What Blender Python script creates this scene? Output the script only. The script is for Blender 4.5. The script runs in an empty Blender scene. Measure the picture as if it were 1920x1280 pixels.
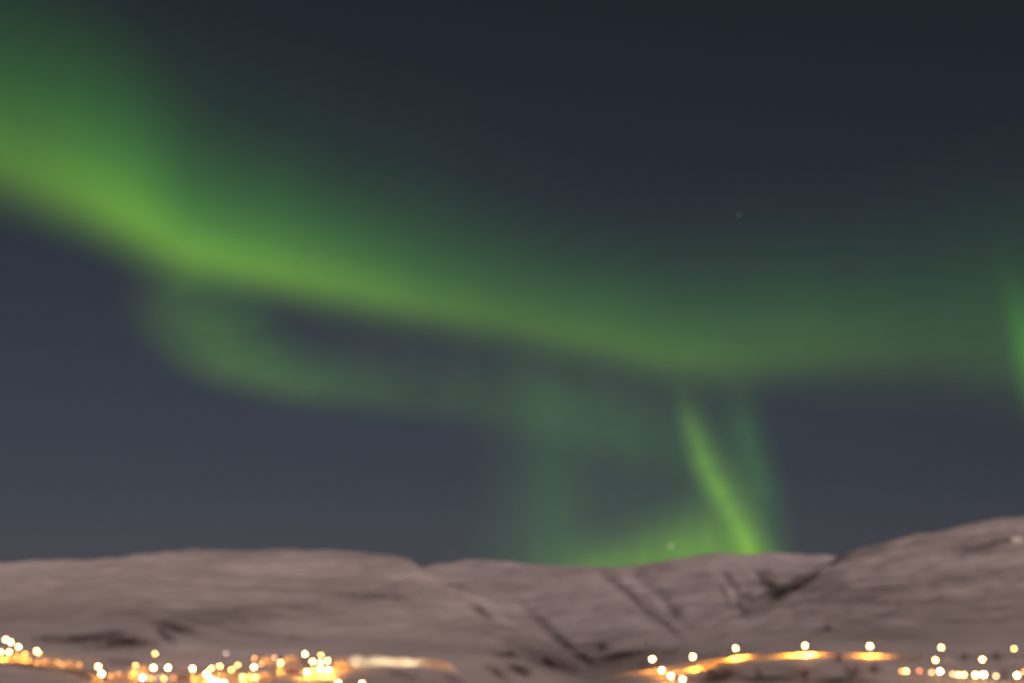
import bpy, bmesh, math, random
import numpy as np
from mathutils import Vector, Matrix

# ------------------------------------------------------------------ camera, sky, moon, exposure
S = bpy.context.scene
C = S.collection
R = math.radians
FPX = 1920 * 50.0 / 36.0            # focal length in photo pixels
EYE = 1150.0                        # photo row of the eye level
CAMZ = 24.0
PITCH = math.atan((EYE - 640.0) / FPX)

cam = bpy.data.cameras.new("camera"); cam_o = bpy.data.objects.new("camera", cam); C.objects.link(cam_o)
cam.sensor_width = 36.0; cam.sensor_fit = 'HORIZONTAL'; cam.lens = 50.0
cam.clip_start = 0.1; cam.clip_end = 300000.0
cam_o.location = (0, 0, CAMZ); cam_o.rotation_euler = (R(90) + PITCH, 0, 0)
cam.dof.use_dof = True              # the photograph is focused a few metres ahead: everything far is soft
cam.dof.aperture_fstop = 1.8; cam.dof.focus_distance = 5.3
S.camera = cam_o

MOON_AZ, MOON_EL = 158.0, 20.0       # compass-like: clockwise from the view axis (+Y)
w = bpy.data.worlds.new("World"); S.world = w; w.use_nodes = True
nt = w.node_tree; nt.nodes.clear()
out = nt.nodes.new('ShaderNodeOutputWorld'); bg = nt.nodes.new('ShaderNodeBackground')
sky = nt.nodes.new('ShaderNodeTexSky'); sky.sky_type = 'NISHITA'; sky.sun_disc = False
sky.sun_elevation = R(MOON_EL); sky.sun_rotation = R(MOON_AZ); sky.air_density = 1.0; sky.dust_density = 0.3
hs = nt.nodes.new('ShaderNodeHueSaturation'); hs.inputs['Saturation'].default_value = 0.38
tc = nt.nodes.new('ShaderNodeTexCoord'); sep = nt.nodes.new('ShaderNodeSeparateXYZ')
mr = nt.nodes.new('ShaderNodeValToRGB'); mr.color_ramp.interpolation = 'EASE'      # night air: pale towards the horizon, deep blue above
mr.color_ramp.elements[0].position = 0.0; mr.color_ramp.elements[0].color = (.60, .625, .82, 1)
mr.color_ramp.elements[1].position = 0.5; mr.color_ramp.elements[1].color = (.44, .48, .56, 1)
mul = nt.nodes.new('ShaderNodeMix'); mul.data_type = 'RGBA'; mul.blend_type = 'MULTIPLY'; mul.inputs[0].default_value = 1.0
L = nt.links.new
L(tc.outputs['Generated'], sep.inputs[0]); L(sep.outputs[2], mr.inputs[0])
L(sky.outputs[0], hs.inputs['Color']); L(hs.outputs[0], mul.inputs[6]); L(mr.outputs[0], mul.inputs[7])
L(mul.outputs[2], bg.inputs[0]); bg.inputs[1].default_value = 0.0105
L(bg.outputs[0], out.inputs[0])

sl = bpy.data.lights.new("moon", 'SUN'); sl.energy = 2.5; sl.angle = R(3); sl.color = (1.0, 0.715, 0.645)  # warm tint is the town's glow, added into the moonlight
so = bpy.data.objects.new("moon", sl); C.objects.link(so)
md = Vector((math.sin(R(MOON_AZ)) * math.cos(R(MOON_EL)), math.cos(R(MOON_AZ)) * math.cos(R(MOON_EL)), math.sin(R(MOON_EL))))
so.rotation_euler = (-md).to_track_quat('-Z', 'Y').to_euler(); so.location = (0, 0, 300)

S.view_settings.view_transform = 'Standard'; S.view_settings.look = 'None'
S.view_settings.exposure = 0.0; S.view_settings.gamma = 1.0; S.view_settings.use_curve_mapping = False
S.render.engine = 'CYCLES'
S.cycles.use_adaptive_sampling = False; S.cycles.use_denoising = True
S.cycles.max_bounces = 4; S.cycles.diffuse_bounces = 2; S.cycles.glossy_bounces = 1
S.cycles.transparent_max_bounces = 24; S.cycles.sample_clamp_indirect = 4.0
S.cycles.use_light_tree = True

rng = random.Random(7); nrng = np.random.default_rng(7)

# ------------------------------------------------------------------ helpers
def direction(px, py):
    """Unit world direction that the photo pixel (1920 x 1280) looks along."""
    x, y = (px - 960.0) / FPX, (640.0 - py) / FPX
    c, s = math.cos(PITCH), math.sin(PITCH)
    v = Vector((x, c - y * s, s + y * c)); v.normalize(); return v

def azimuth(px, py=EYE):
    d = direction(px, py); return math.atan2(d.x, d.y)

def slope(px, py):
    d = direction(px, py); return d.z / math.hypot(d.x, d.y)

def tag(o, label=None, cat=None, group=None, kind=None):
    if label: o['label'] = label
    if cat: o['category'] = cat
    if group: o['group'] = group
    if kind: o['kind'] = kind
    return o

def empty(name, loc, rz=0.0):
    o = bpy.data.objects.new(name, None); C.objects.link(o); o.location = loc; o.rotation_euler = (0, 0, rz)
    o.empty_display_size = 0.5; return o

def mesh_obj(name, me, parent=None):
    o = bpy.data.objects.new(name, me); C.objects.link(o)
    if parent: o.parent = parent
    return o

def from_bm(name, bm, mat, smooth=False):
    me = bpy.data.meshes.new(name); bm.to_mesh(me); bm.free()
    if mat: me.materials.append(mat)
    if smooth:
        for p in me.polygons: p.use_smooth = True
    return me

def add_box(bm, x0, x1, y0, y1, z0, z1):
    v = [bm.verts.new(p) for p in ((x0,y0,z0),(x1,y0,z0),(x1,y1,z0),(x0,y1,z0),(x0,y0,z1),(x1,y0,z1),(x1,y1,z1),(x0,y1,z1))]
    for f in ((3,2,1,0),(4,5,6,7),(0,1,5,4),(1,2,6,5),(2,3,7,6),(3,0,4,7)): bm.faces.new([v[i] for i in f])

def add_lathe(bm, prof, n=12, cx=0, cy=0):
    rings = []
    for r, z in prof:
        rings.append([bm.verts.new((cx + r*math.cos(2*math.pi*i/n), cy + r*math.sin(2*math.pi*i/n), z)) for i in range(n)])
    for a, b in zip(rings, rings[1:]):
        for i in range(n): bm.faces.new((a[i], a[(i+1)%n], b[(i+1)%n], b[i]))
    bm.faces.new(rings[0][::-1]); bm.faces.new(rings[-1])

def add_tube(bm, pts, r0, r1, n=5):
    rings = []
    for k, p in enumerate(pts):
        d = (pts[min(k+1, len(pts)-1)] - pts[max(k-1, 0)]).normalized()
        a = d.orthogonal().normalized(); b = d.cross(a)
        r = r0 + (r1 - r0) * k / (len(pts) - 1)
        rings.append([bm.verts.new(p + (a*math.cos(2*math.pi*i/n) + b*math.sin(2*math.pi*i/n))*r) for i in range(n)])
    for a, b in zip(rings, rings[1:]):
        for i in range(n): bm.faces.new((a[i], a[(i+1)%n], b[(i+1)%n], b[i]))
    bm.faces.new(rings[0][::-1]); bm.faces.new(rings[-1])

def material(name, col, rough=0.7, noise=None, emit=None, strength=0.0, metal=0.0):
    m = bpy.data.materials.new(name); m.use_nodes = True
    t = m.node_tree; p = t.nodes['Principled BSDF']
    p.inputs['Base Color'].default_value = (*col, 1); p.inputs['Roughness'].default_value = rough
    p.inputs['Metallic'].default_value = metal
    if noise:
        col2, sc = noise
        n = t.nodes.new('ShaderNodeTexNoise'); n.inputs['Scale'].default_value = sc; n.inputs['Detail'].default_value = 4
        g = t.nodes.new('ShaderNodeTexCoord'); mx = t.nodes.new('ShaderNodeMix'); mx.data_type = 'RGBA'
        t.links.new(g.outputs['Object'], n.inputs['Vector']); t.links.new(n.outputs['Fac'], mx.inputs[0])
        mx.inputs[6].default_value = (*col, 1); mx.inputs[7].default_value = (*col2, 1)
        t.links.new(mx.outputs[2], p.inputs['Base Color'])
    if emit:
        p.inputs['Emission Color'].default_value = (*emit, 1); p.inputs['Emission Strength'].default_value = strength
    return m

# 2-D gradient noise in numpy
_perm = nrng.permutation(512); _gr = nrng.uniform(0, 2*math.pi, 512)
def perlin(x, y, seed=0):
    xi = np.floor(x).astype(int); yi = np.floor(y).astype(int); xf = x - xi; yf = y - yi
    u = xf*xf*xf*(xf*(xf*6-15)+10); v = yf*yf*yf*(yf*(yf*6-15)+10)
    def g(a, b, dx, dy):
        h = _gr[_perm[(_perm[(a + seed*37) % 512] + b) % 512]]
        return np.cos(h)*dx + np.sin(h)*dy
    n00 = g(xi, yi, xf, yf); n10 = g(xi+1, yi, xf-1, yf); n01 = g(xi, yi+1, xf, yf-1); n11 = g(xi+1, yi+1, xf-1, yf-1)
    return (n00*(1-u)+n10*u)*(1-v) + (n01*(1-u)+n11*u)*v
def fbm(x, y, oct=4, seed=0, gain=0.5):
    s = 0; a = 1
    for o in range(oct):
        s = s + a*perlin(x*2**o + 17.3*o, y*2**o - 9.1*o, seed+o); a *= gain
    return s

def pchip(x, y, xq):
    x = np.asarray(x, float); y = np.asarray(y, float); h = np.diff(x); d = np.diff(y)/h; m = np.zeros(len(x))
    for i in range(1, len(x)-1):
        if d[i-1]*d[i] > 0:
            w1 = 2*h[i]+h[i-1]; w2 = h[i]+2*h[i-1]; m[i] = (w1+w2)/(w1/d[i-1]+w2/d[i])
    m[0] = d[0]; m[-1] = d[-1]
    q = np.clip(np.asarray(xq, float), x[0], x[-1]); i = np.clip(np.searchsorted(x, q)-1, 0, len(x)-2)
    t = (q-x[i])/h[i]
    return (2*t**3-3*t**2+1)*y[i] + (t**3-2*t**2+t)*h[i]*m[i] + (-2*t**3+3*t**2)*y[i+1] + (t**3-t**2)*h[i]*m[i+1]

# ------------------------------------------------------------------ the lie of the land: rows of the eye's view at each distance
RK = [2, 60, 150, 300, 450, 520, 600, 700, 820, 1000, 1300, 1700, 2200, 2800, 3400, 4200, 5200, 6500, 9000, 14000]
NEAR = [-1.7, -7.0, -13.0, -19.5]                  # heights against the eye at the first four distances (m)
T = {   # column: rows at 450 ... 14000
 -700:[1308,1294,1276,1250,1222,1200,1176,1150,1125,1100,1085,1080,1090,1110,1125,1135],
 0:   [1306,1294,1276,1252,1232,1207,1182,1152,1120,1086,1060,1078,1095,1110,1125,1135],
 150: [1306,1294,1279,1262,1242,1204,1180,1152,1116,1078,1051,1072,1092,1110,1125,1135],
 300: [1307,1296,1284,1270,1254,1196,1178,1150,1112,1070,1038,1060,1085,1105,1125,1135],
 520: [1307,1296,1284,1271,1256,1208,1190,1158,1116,1072,1032,1052,1080,1100,1125,1135],
 690: [1307,1296,1284,1268,1248,1222,1194,1160,1118,1066,1044,1062,1082,1100,1125,1135],
 765: [1307,1297,1286,1268,1246,1222,1196,1164,1120,1062,1049,1068,1084,1100,1125,1135],
 810: [1308,1298,1287,1270,1248,1224,1198,1166,1124,1076,1086,1082,1059,1075,1125,1135],
 870: [1308,1299,1290,1274,1254,1226,1200,1168,1130,1108,1112,1090,1052,1072,1125,1135],
 930: [1308,1300,1293,1280,1262,1232,1204,1174,1156,1152,1132,1098,1054,1072,1125,1135],
 1000:[1308,1302,1297,1288,1272,1242,1210,1190,1188,1166,1140,1100,1056,1074,1125,1135],
 1080:[1306,1300,1296,1290,1276,1252,1216,1206,1184,1160,1130,1096,1059,1075,1125,1135],
 1180:[1300,1288,1278,1266,1250,1228,1206,1190,1172,1150,1124,1094,1064,1080,1125,1135],
 1250:[1298,1286,1274,1260,1243,1222,1202,1186,1168,1146,1120,1086,1051,1070,1125,1135],
 1400:[1297,1284,1262,1238,1228,1210,1190,1170,1146,1130,1108,1070,1041,1060,1125,1135],
 1480:[1296,1282,1258,1229,1221,1206,1182,1158,1124,1093,1106,1072,1040,1060,1125,1135],
 1535:[1296,1282,1258,1228,1220,1204,1178,1150,1112,1073,1084,1072,1040,1060,1125,1135],
 1570:[1296,1282,1258,1228,1220,1203,1176,1145,1105,1060,1046,1060,1042,1060,1125,1135],
 1660:[1296,1282,1260,1229,1220,1201,1172,1138,1096,1044,1018,1030,1045,1060,1125,1135],
 1800:[1296,1281,1262,1238,1222,1200,1168,1130,1084,1026,990,1006,1030,1060,1125,1135],
 1920:[1296,1281,1264,1242,1224,1199,1164,1124,1076,1016,970,984,1020,1060,1125,1135],
 2700:[1296,1281,1262,1240,1218,1190,1150,1105,1056,1000,960,975,1010,1060,1125,1135],
}
COLS = sorted(T)
lnr = np.linspace(math.log(2), math.log(14000), 700)
azc = np.array([azimuth(c) for c in COLS])
tab = []
for c in COLS:
    z = [RK[i]*(NEAR[i]/RK[i]) for i in range(4)] + [RK[4+i]*slope(c, T[c][i]) for i in range(len(RK)-4)]
    tab.append(pchip(np.log(RK), np.array(z)/np.array(RK), lnr))
tab = np.array(tab)
azd = np.linspace(azc[0], azc[-1], 900)
dense = np.empty((900, 700))
for j in range(700): dense[:, j] = pchip(azc, tab[:, j], azd)
# soften the seams between the columns
for _ in range(3):
    p = np.pad(dense, ((6, 6), (0, 0)), mode='edge'); dense = sum(p[k:k+900] for k in range(13))/13.0

def smooth(a, b, x): t = np.clip((x-a)/(b-a), 0, 1); return t*t*(3-2*t)

def pcol(az): return 960 + FPX*np.tan(az)*1.018        # photo column of an azimuth near the eye level

# ravines and banks cut into the hillsides: polyline (column, distance), width as a share of the distance, depth likewise
CUTS = [
 ([(905,3900),(930,3100),(985,2300),(1050,1700),(1095,1250)], 0.012, 0.0017),
 ([(1125,4700),(1165,4000),(1200,3400),(1235,2800)], 0.007, 0.0024),
 ([(1190,4500),(1235,3600),(1260,2900),(1250,2300)], 0.006, 0.002),
 ([(1352,4300),(1370,3700),(1395,3100)], 0.004, 0.0024),
 ([(1388,4200),(1399,3900),(1410,3500)], 0.005, 0.0012),
 ([(1425,4300),(1445,3600),(1440,3100)], 0.006, 0.003),
 ([(1545,3200),(1495,2900),(1450,2600),(1400,2300),(1330,1900)], 0.006, 0.0018),
 ([(780,2900),(850,2500),(905,2100),(925,1800)], 0.008, 0.0012),
 ([(940,1350),(985,1180),(1010,1050)], 0.010, 0.0035),
 ([(1020,1500),(1060,1250),(1085,1050)], 0.009, 0.003),
]
CUTS = [(np.array([(math.atan2((c-960)/FPX/1.018, 1), math.log(r)) for c, r in pl]), wd, dp) for pl, wd, dp in CUTS]
def seg_dist(u, v, pl):
    best = np.full(np.shape(u), 1e9)
    for (a0, b0), (a1, b1) in zip(pl[:-1], pl[1:]):
        du, dv = a1-a0, (b1-b0)
        t = np.clip(((u-a0)*du + (v-b0)*dv*0.03)/(du*du+dv*dv*0.03+1e-12), 0, 1)
        best = np.minimum(best, np.hypot(u-a0-t*du, (v-b0-t*dv)*0.17))
    return best

def height(az, r):
    az = np.asarray(az, float); r = np.asarray(r, float)
    lr = np.log(np.clip(r, 2.0, 14000)); fa = np.clip((az-azd[0])/(azd[-1]-azd[0])*899, 0, 898.999)
    fr = np.clip((lr-lnr[0])/(lnr[-1]-lnr[0])*699, 0, 698.999)
    i = fa.astype(int); j = fr.astype(int); u = fa-i; v = fr-j
    t = (dense[i,j]*(1-u)+dense[i+1,j]*u)*(1-v) + (dense[i,j+1]*(1-u)+dense[i+1,j+1]*u)*v
    z = CAMZ + t*r
    k = smooth(850, 1700, r)
    n = 0.0042*fbm(az*14, lr*9, 3, 1) + 0.0013*fbm(az*34, lr*30, 3, 5) + 0.0006*fbm(az*14+lr*4, lr*60, 3, 9) + 0.0019*fbm(az*22+lr*11, lr*13-az*6, 3, 9)
    n = n - 0.0007*np.abs(fbm(az*60+lr*6, lr*16, 3, 13))
    near = 0.0006*fbm(az*40, lr*30, 3, 21) * smooth(200, 500, r)
    z = z + r*(n*k + near*(1-k))
    for pl, wd, dp in CUTS:
        d = seg_dist(az, lr, pl); z = z - r*dp*np.exp(-(d/wd)**2)*smooth(900, 1300, r)
    return z

def ground_at(az, r):
    return float(height(np.array([az]), np.array([r]))[0])

def seat(px, py, h, rmin=430.0, rmax=1500.0):
    """Where a thing stands whose point at height h above the ground shows at the photo pixel."""
    d = direction(px, py); az = math.atan2(d.x, d.y); s = d.z/math.hypot(d.x, d.y)
    rr = np.linspace(rmin, rmax, 3000); gap = CAMZ + s*rr - h - height(np.full(3000, az), rr)
    k = np.nonzero((gap[:-1] > 0) & (gap[1:] <= 0))[0]
    r = rr[k[0]] if len(k) else rr[int(np.argmin(np.abs(gap)))]
    return Vector((r*math.sin(az), r*math.cos(az), ground_at(az, r)))

# ------------------------------------------------------------------ snow
# bare heather and rock, with gully shade and house shadows painted in as brown: photo column, row, half length, half width, tilt (deg, down to the right), strength
BARE_SHADE = [
 (165,1196,70,8,-6,.9),(235,1203,45,9,5,.9),(330,1176,40,8,14,.7),(310,1190,22,8,40,.6),(215,1190,26,8,0,.7),(190,1212,60,7,0,.5),(95,1196,35,6,0,.5),
 (480,1188,60,5,6,.45),(540,1194,50,4,4,.4),(420,1172,70,5,4,.35),(700,1118,60,4,2,.55),(745,1122,45,4,3,.5),(620,1152,35,4,0,.35),
 (905,1146,22,7,30,.75),(895,1140,14,5,20,.5),(875,1105,26,4,10,.35),(850,1098,34,4,10,.3),
 (1195,1128,30,6,48,.6),(1218,1150,28,5,54,.5),(1170,1105,30,5,42,.5),(1250,1170,36,7,40,.55),(1262,1140,40,6,52,.35),
 (1360,1114,26,4,66,.6),(1386,1134,17,5,52,.55),(1405,1110,13,4,72,.4),(1010,1215,120,26,15,.35),(1180,1242,120,18,-5,.42),(1060,1255,60,15,10,.5),(1650,1188,260,16,0,.2),(1330,1230,90,10,-10,.25),(1440,1250,90,8,0,.3),(1440,1095,26,7,10,.8),(1460,1108,24,6,-10,.8),(1430,1085,20,5,50,.5),
 (1520,1083,26,5,-35,.95),(1495,1099,24,5,-30,.8),(1465,1118,22,4,-25,.6),(1350,1195,26,4,-18,.35),(1420,1145,26,3,-20,.3),
 (1020,1168,60,9,42,.4),(1060,1205,50,9,40,.55),(1095,1232,30,8,28,.8),(955,1226,24,6,0,.6),(1000,1228,20,5,5,.45),(975,1255,22,9,25,.8),(1030,1242,22,7,50,.8),(935,1262,24,8,30,.6),
 (1130,1212,12,7,0,.8),(1165,1228,46,7,-10,.8),(1205,1220,30,5,-10,.5),(1215,1255,40,6,0,.6),(1255,1222,22,5,-20,.5),
 (1550,1180,26,4,0,.6),(1600,1162,60,3,4,.25),(1700,1192,40,4,6,.3),(1780,1165,70,3,2,.25),(1850,1160,60,3,0,.25),(1680,1100,160,4,-3,.3),(1800,1085,120,4,-3,.25),(1860,1020,60,5,-10,.45),(1800,1025,30,4,-8,.4),(1650,1130,120,4,-2,.2),(1500,1150,60,4,-4,.25),
 (1570,1234,14,7,0,.5),(1600,1262,20,8,0,.6),(1640,1256,16,7,0,.5),(1500,1262,40,8,0,.5),(1350,1268,40,12,-14,.9),(1440,1272,60,8,0,.7),(1560,1276,60,7,0,.7),(1700,1232,20,5,0,.4),(1810,1232,16,5,0,.4),(1870,1232,14,5,0,.5),
 (40,1245,60,4,12,.6),(150,1262,40,6,16,.6),(230,1240,40,8,6,.5),(330,1262,40,5,0,.5),(300,1275,40,5,0,.6),(560,1245,30,8,0,.5),(661,1242,8,7,0,.8),(690,1246,14,4,0,.4),(750,1262,30,5,20,.4),(850,1272,20,6,20,.5),
]
def bare_shade_amount(az, r, z):
    t = (z-CAMZ)/r                                     # slope of the sight line -> photo pixel
    cx, cy, cz = np.sin(az), np.cos(az), t
    c, s = math.cos(PITCH), math.sin(PITCH)
    yy = cz*c - cy*s; dd = cy*c + cz*s
    ok = dd > 0.2; dd = np.where(ok, dd, 1.0)
    px = 960 + FPX*cx/dd; py = 640 - FPX*yy/dd
    b = np.zeros(np.shape(az))
    wob = 6*fbm(az*150, np.log(r)*90, 3, 31)
    for x, y, a, w_, tl, st in BARE_SHADE:
        ct, sn = math.cos(R(tl)), math.sin(R(tl)); dx = px-x; dy = py-y+wob
        b = np.maximum(b, min(1.0, 1.3*st)*np.exp(-(((dx*ct+dy*sn)/a)**2 + ((-dx*sn+dy*ct)/w_)**2)))
    return np.where(ok, b, 0.0)

def snow_material(name, tint, brown, streak, base):
    m = bpy.data.materials.new(name); m.use_nodes = True; t = m.node_tree; p = t.nodes['Principled BSDF']; K = t.links.new
    g = t.nodes.new('ShaderNodeTexCoord')
    at = t.nodes.new('ShaderNodeAttribute'); at.attribute_name = 'bare'  # bare ground together with the shade painted into the colour
    mp = t.nodes.new('ShaderNodeMapping'); mp.inputs['Scale'].default_value = streak
    n1 = t.nodes.new('ShaderNodeTexNoise'); n1.inputs['Scale'].default_value = 1.0; n1.inputs['Detail'].default_value = 5; n1.inputs['Roughness'].default_value = 0.6
    mp2 = t.nodes.new('ShaderNodeMapping'); mp2.inputs['Scale'].default_value = tuple(6*s for s in streak)
    n2 = t.nodes.new('ShaderNodeTexNoise'); n2.inputs['Scale'].default_value = 1.0; n2.inputs['Detail'].default_value = 4; n2.inputs['Roughness'].default_value = 0.65
    K(g.outputs['Object'], mp.inputs[0]); K(mp.outputs[0], n1.inputs['Vector']); K(g.outputs['Object'], mp2.inputs[0]); K(mp2.outputs[0], n2.inputs['Vector'])
    r1 = t.nodes.new('ShaderNodeMapRange'); r1.inputs[1].default_value = 0.38; r1.inputs[2].default_value = 0.74; r1.inputs[3].default_value = 0.0; r1.inputs[4].default_value = base
    K(n1.outputs['Fac'], r1.inputs[0])
    r2 = t.nodes.new('ShaderNodeMapRange'); r2.inputs[1].default_value = 0.3; r2.inputs[2].default_value = 0.7; r2.inputs[3].default_value = 0.55; r2.inputs[4].default_value = 1.15
    K(n2.outputs['Fac'], r2.inputs[0])
    ad = t.nodes.new('ShaderNodeMath'); ad.operation = 'ADD'; K(at.outputs['Fac'], ad.inputs[0]); K(r1.outputs[0], ad.inputs[1])
    ml = t.nodes.new('ShaderNodeMath'); ml.operation = 'MULTIPLY'; ml.use_clamp = True; K(ad.outputs[0], ml.inputs[0]); K(r2.outputs[0], ml.inputs[1])
    mx = t.nodes.new('ShaderNodeMix'); mx.data_type = 'RGBA'; K(ml.outputs[0], mx.inputs[0])
    mx.inputs[6].default_value = (*tint, 1); mx.inputs[7].default_value = (*brown, 1); K(mx.outputs[2], p.inputs['Base Color'])
    p.inputs['Roughness'].default_value = 0.75; p.inputs['Specular IOR Level'].default_value = 0.2
    return m

BROWN = (0.075, 0.052, 0.046)
M_ground = snow_material("trodden_snow", (0.74, 0.71, 0.70), BROWN, (.02, .02, .06), .42)
M_hill = snow_material("fell_snow", (0.72, 0.69, 0.68), BROWN, (.0026, .0016, .016), .62)
M_far = snow_material("far_fell_snow", (0.72, 0.70, 0.71), BROWN, (.0018, .0009, .009), .62)

AZ = np.radians(np.concatenate([np.arange(-180, -26, 3.0), np.arange(-24, -21, .5), np.arange(-21, 21.01, 0.12), np.arange(21.5, 24.1, .5), np.arange(26, 180.1, 3.0)]))
RR = np.concatenate([np.geomspace(2, 420, 40)[:-1], np.linspace(420, 1100, 110)[:-1], np.geomspace(1100, 3600, 150)[:-1], np.geomspace(3600, 6600, 80)[:-1], np.geomspace(6600, 14000, 14)])
A2, R2 = np.meshgrid(AZ, RR, indexing='ij'); Z2 = height(A2, R2); B2 = bare_shade_amount(A2, R2, Z2)
XY = np.stack([R2*np.sin(A2), R2*np.cos(A2), Z2], -1)
na, nr = A2.shape
AM = (A2[:-1,:-1]+A2[1:,1:])/2; RM = (R2[:-1,:-1]+R2[1:,1:])/2; PM = np.where(np.abs(AM) < 1.2, pcol(np.clip(AM, -1.2, 1.2)), np.sign(AM)*1e5)
reg = np.full(AM.shape, 3)
reg[RM < 980] = 0
left_lim = np.interp(PM, [0, 790, 830, 930, 1010, 1090], [20000, 20000, 3050, 2600, 2000, 1000])
right_lim = np.interp(PM, [1095, 1180, 1300, 1440, 1560, 1600], [1000, 1700, 2100, 3000, 3700, 20000])
reg[(RM >= 980) & (PM < 1092) & (RM < left_lim)] = 1
reg[(RM >= 980) & (PM >= 1092) & (RM < right_lim)] = 2

def land(name, k, mat, label, cat):
    ii, jj = np.nonzero(reg == k)
    q = np.stack([ii*nr+jj, (ii+1)*nr+jj, (ii+1)*nr+jj+1, ii*nr+jj+1], -1)[:, ::-1]
    used, inv = np.unique(q, return_inverse=True); q = inv.reshape(q.shape)
    me = bpy.data.meshes.new(name); me.from_pydata(XY.reshape(-1, 3)[used].tolist(), [], q.tolist())
    a = me.attributes.new('bare', 'FLOAT', 'POINT'); a.data.foreach_set('value', B2.reshape(-1)[used].astype(np.float32))
    for p in me.polygons: p.use_smooth = True
    me.materials.append(mat); me.update()
    return tag(mesh_obj(name, me), label, cat, kind='structure')

land('ground', 0, M_ground, 'trampled snowy ground with bare brown patches under the village and road lamps', 'ground')
land('hill', 1, M_hill, 'broad snowy hill on the left with a rounded top above the village lights', 'hill')
land('hill', 2, M_hill, 'streaked snowy hillside rising to the top edge above the road lamps on the right', 'hill')
land('hill', 3, M_far, 'distant snowy hill with dark gullies in the middle under the green ray', 'hill')

# ------------------------------------------------------------------ roads of packed snow
def strip(name, pts, width, mat, label, cat, lift=0.22):
    g = [seat(x, y, 0.0) for x, y in pts]
    key = [0]
    for a, b in zip(g, g[1:]): key.append(key[-1] + (b-a).length)
    q = np.linspace(0, key[-1], max(20, int(key[-1]/4)))
    X = pchip(key, [p.x for p in g], q); Y = pchip(key, [p.y for p in g], q)
    bm = bmesh.new(); prev = None
    for i in range(len(q)):
        a = max(i-1, 0); b = min(i+1, len(q)-1); d = Vector((X[b]-X[a], Y[b]-Y[a], 0)).normalized(); n = Vector((-d.y, d.x, 0))
        row = []
        for k, dz in ((-.62, -.9), (-.5, lift), (-.2, lift+.04), (.2, lift+.04), (.5, lift), (.62, -.9)):
            p = Vector((X[i], Y[i], 0)) + n*width*k
            az = math.atan2(p.x, p.y); row.append(bm.verts.new((p.x, p.y, ground_at(az, math.hypot(p.x, p.y)) + dz)))
        if prev:
            for k in range(5): bm.faces.new((prev[k], prev[k+1], row[k+1], row[k]))
        prev = row
    bmesh.ops.recalc_face_normals(bm, faces=bm.faces)
    return tag(mesh_obj(name, from_bm(name, bm, mat, True)), label, cat, kind='structure')

M_road = material("packed_snow", (0.50, 0.44, 0.38), 0.55, ((0.34, 0.29, 0.25), 0.12))
strip('road', [(1150,1273),(1190,1269),(1230,1266),(1275,1261),(1312,1254),(1345,1244),(1372,1236),(1405,1231),(1450,1228),(1520,1226),(1600,1228),(1680,1229),(1760,1236)], 15, M_road,
      'packed snow road climbing in a curve under the row of orange lamps on the right', 'road')
strip('road', [(-20,1221),(20,1229),(60,1240),(100,1252),(150,1260),(190,1275)], 7, M_road, 'packed snow street slanting down past the lamps at the left edge', 'road')
strip('road', [(240,1271),(300,1268),(370,1272),(450,1268),(530,1258),(620,1254),(700,1252)], 7, M_road, 'packed snow street through the dense village lamps left of centre', 'road')
M_bank = material("clean_snow", (0.8, 0.78, 0.72), 0.7, ((0.62, 0.58, 0.5), 0.08))
def bank(pts, width, tall):
    g = [seat(x, y, 0.0) for x, y in pts]; bm = bmesh.new(); prev = None; q = np.linspace(0, len(g)-1, 70)
    X = pchip(range(len(g)), [p.x for p in g], q); Y = pchip(range(len(g)), [p.y for p in g], q)
    for i in range(70):
        e = min(i, 69-i); f = min(1, e/9.0); f = f*f*(3-2*f); hh = tall*f*(1 + .18*perlin(np.array([i*.23]), np.array([3.7]), 40)[0]*2)
        row = []
        for k, dz in ((-.9, -1.4), (-.55, -.25 + .25*hh), (-.2, .8*hh), (0, hh), (.3, hh), (.7, .35*hh), (1.0, -1.4)):
            p = Vector((X[i], Y[i], 0)); p += p.normalized()*width*k
            row.append(bm.verts.new((p.x, p.y, ground_at(math.atan2(p.x, p.y), p.length) + dz)))
        if prev:
            for k in range(6): bm.faces.new((prev[k], row[k], row[k+1], prev[k+1]))
        prev = row
    bmesh.ops.recalc_face_normals(bm, faces=bm.faces)
    return tag(mesh_obj('snow_bank', from_bm('snow_bank', bm, M_bank, True)), 'long pale yellow floodlit snow bank running right from the brightest village lamps', 'snow bank')
bank([(630,1243),(670,1243),(710,1244),(750,1246),(790,1248),(830,1254),(870,1264)], 8, 4.2)

# ------------------------------------------------------------------ street lamps
M_pole = material("galvanised_steel", (0.16, 0.15, 0.14), 0.5, ((0.26, 0.24, 0.22), 3.0), metal=0.6)
M_hood = material("dark_hood", (0.05, 0.05, 0.05), 0.5, ((0.09, 0.08, 0.08), 4.0))
GLOW = {                                              # lamp glass: colour, strength
 'white':  ((1.0, .50, .165), 125), 'warm': ((1.0, .48, .13), 80), 'yellow': ((1.0, .52, .13), 46), 'amber': ((1.0, .40, .06), 26),
 'orange': ((1.0, .33, .04), 15), 'peach': ((1.0, .50, .22), 15), 'red': ((1.0, .22, .06), 11), 'pale': ((1.0, .72, .55), 8), 'cool': ((.92, .78, 1.0), 70),
}
M_glass = {}
for k, (c, s) in GLOW.items():
    m = material("lamp_glass_" + k, (0.8, 0.8, 0.8), 0.4, None, c, s); m.cycles.emission_sampling = 'FRONT'; M_glass[k] = m

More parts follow.
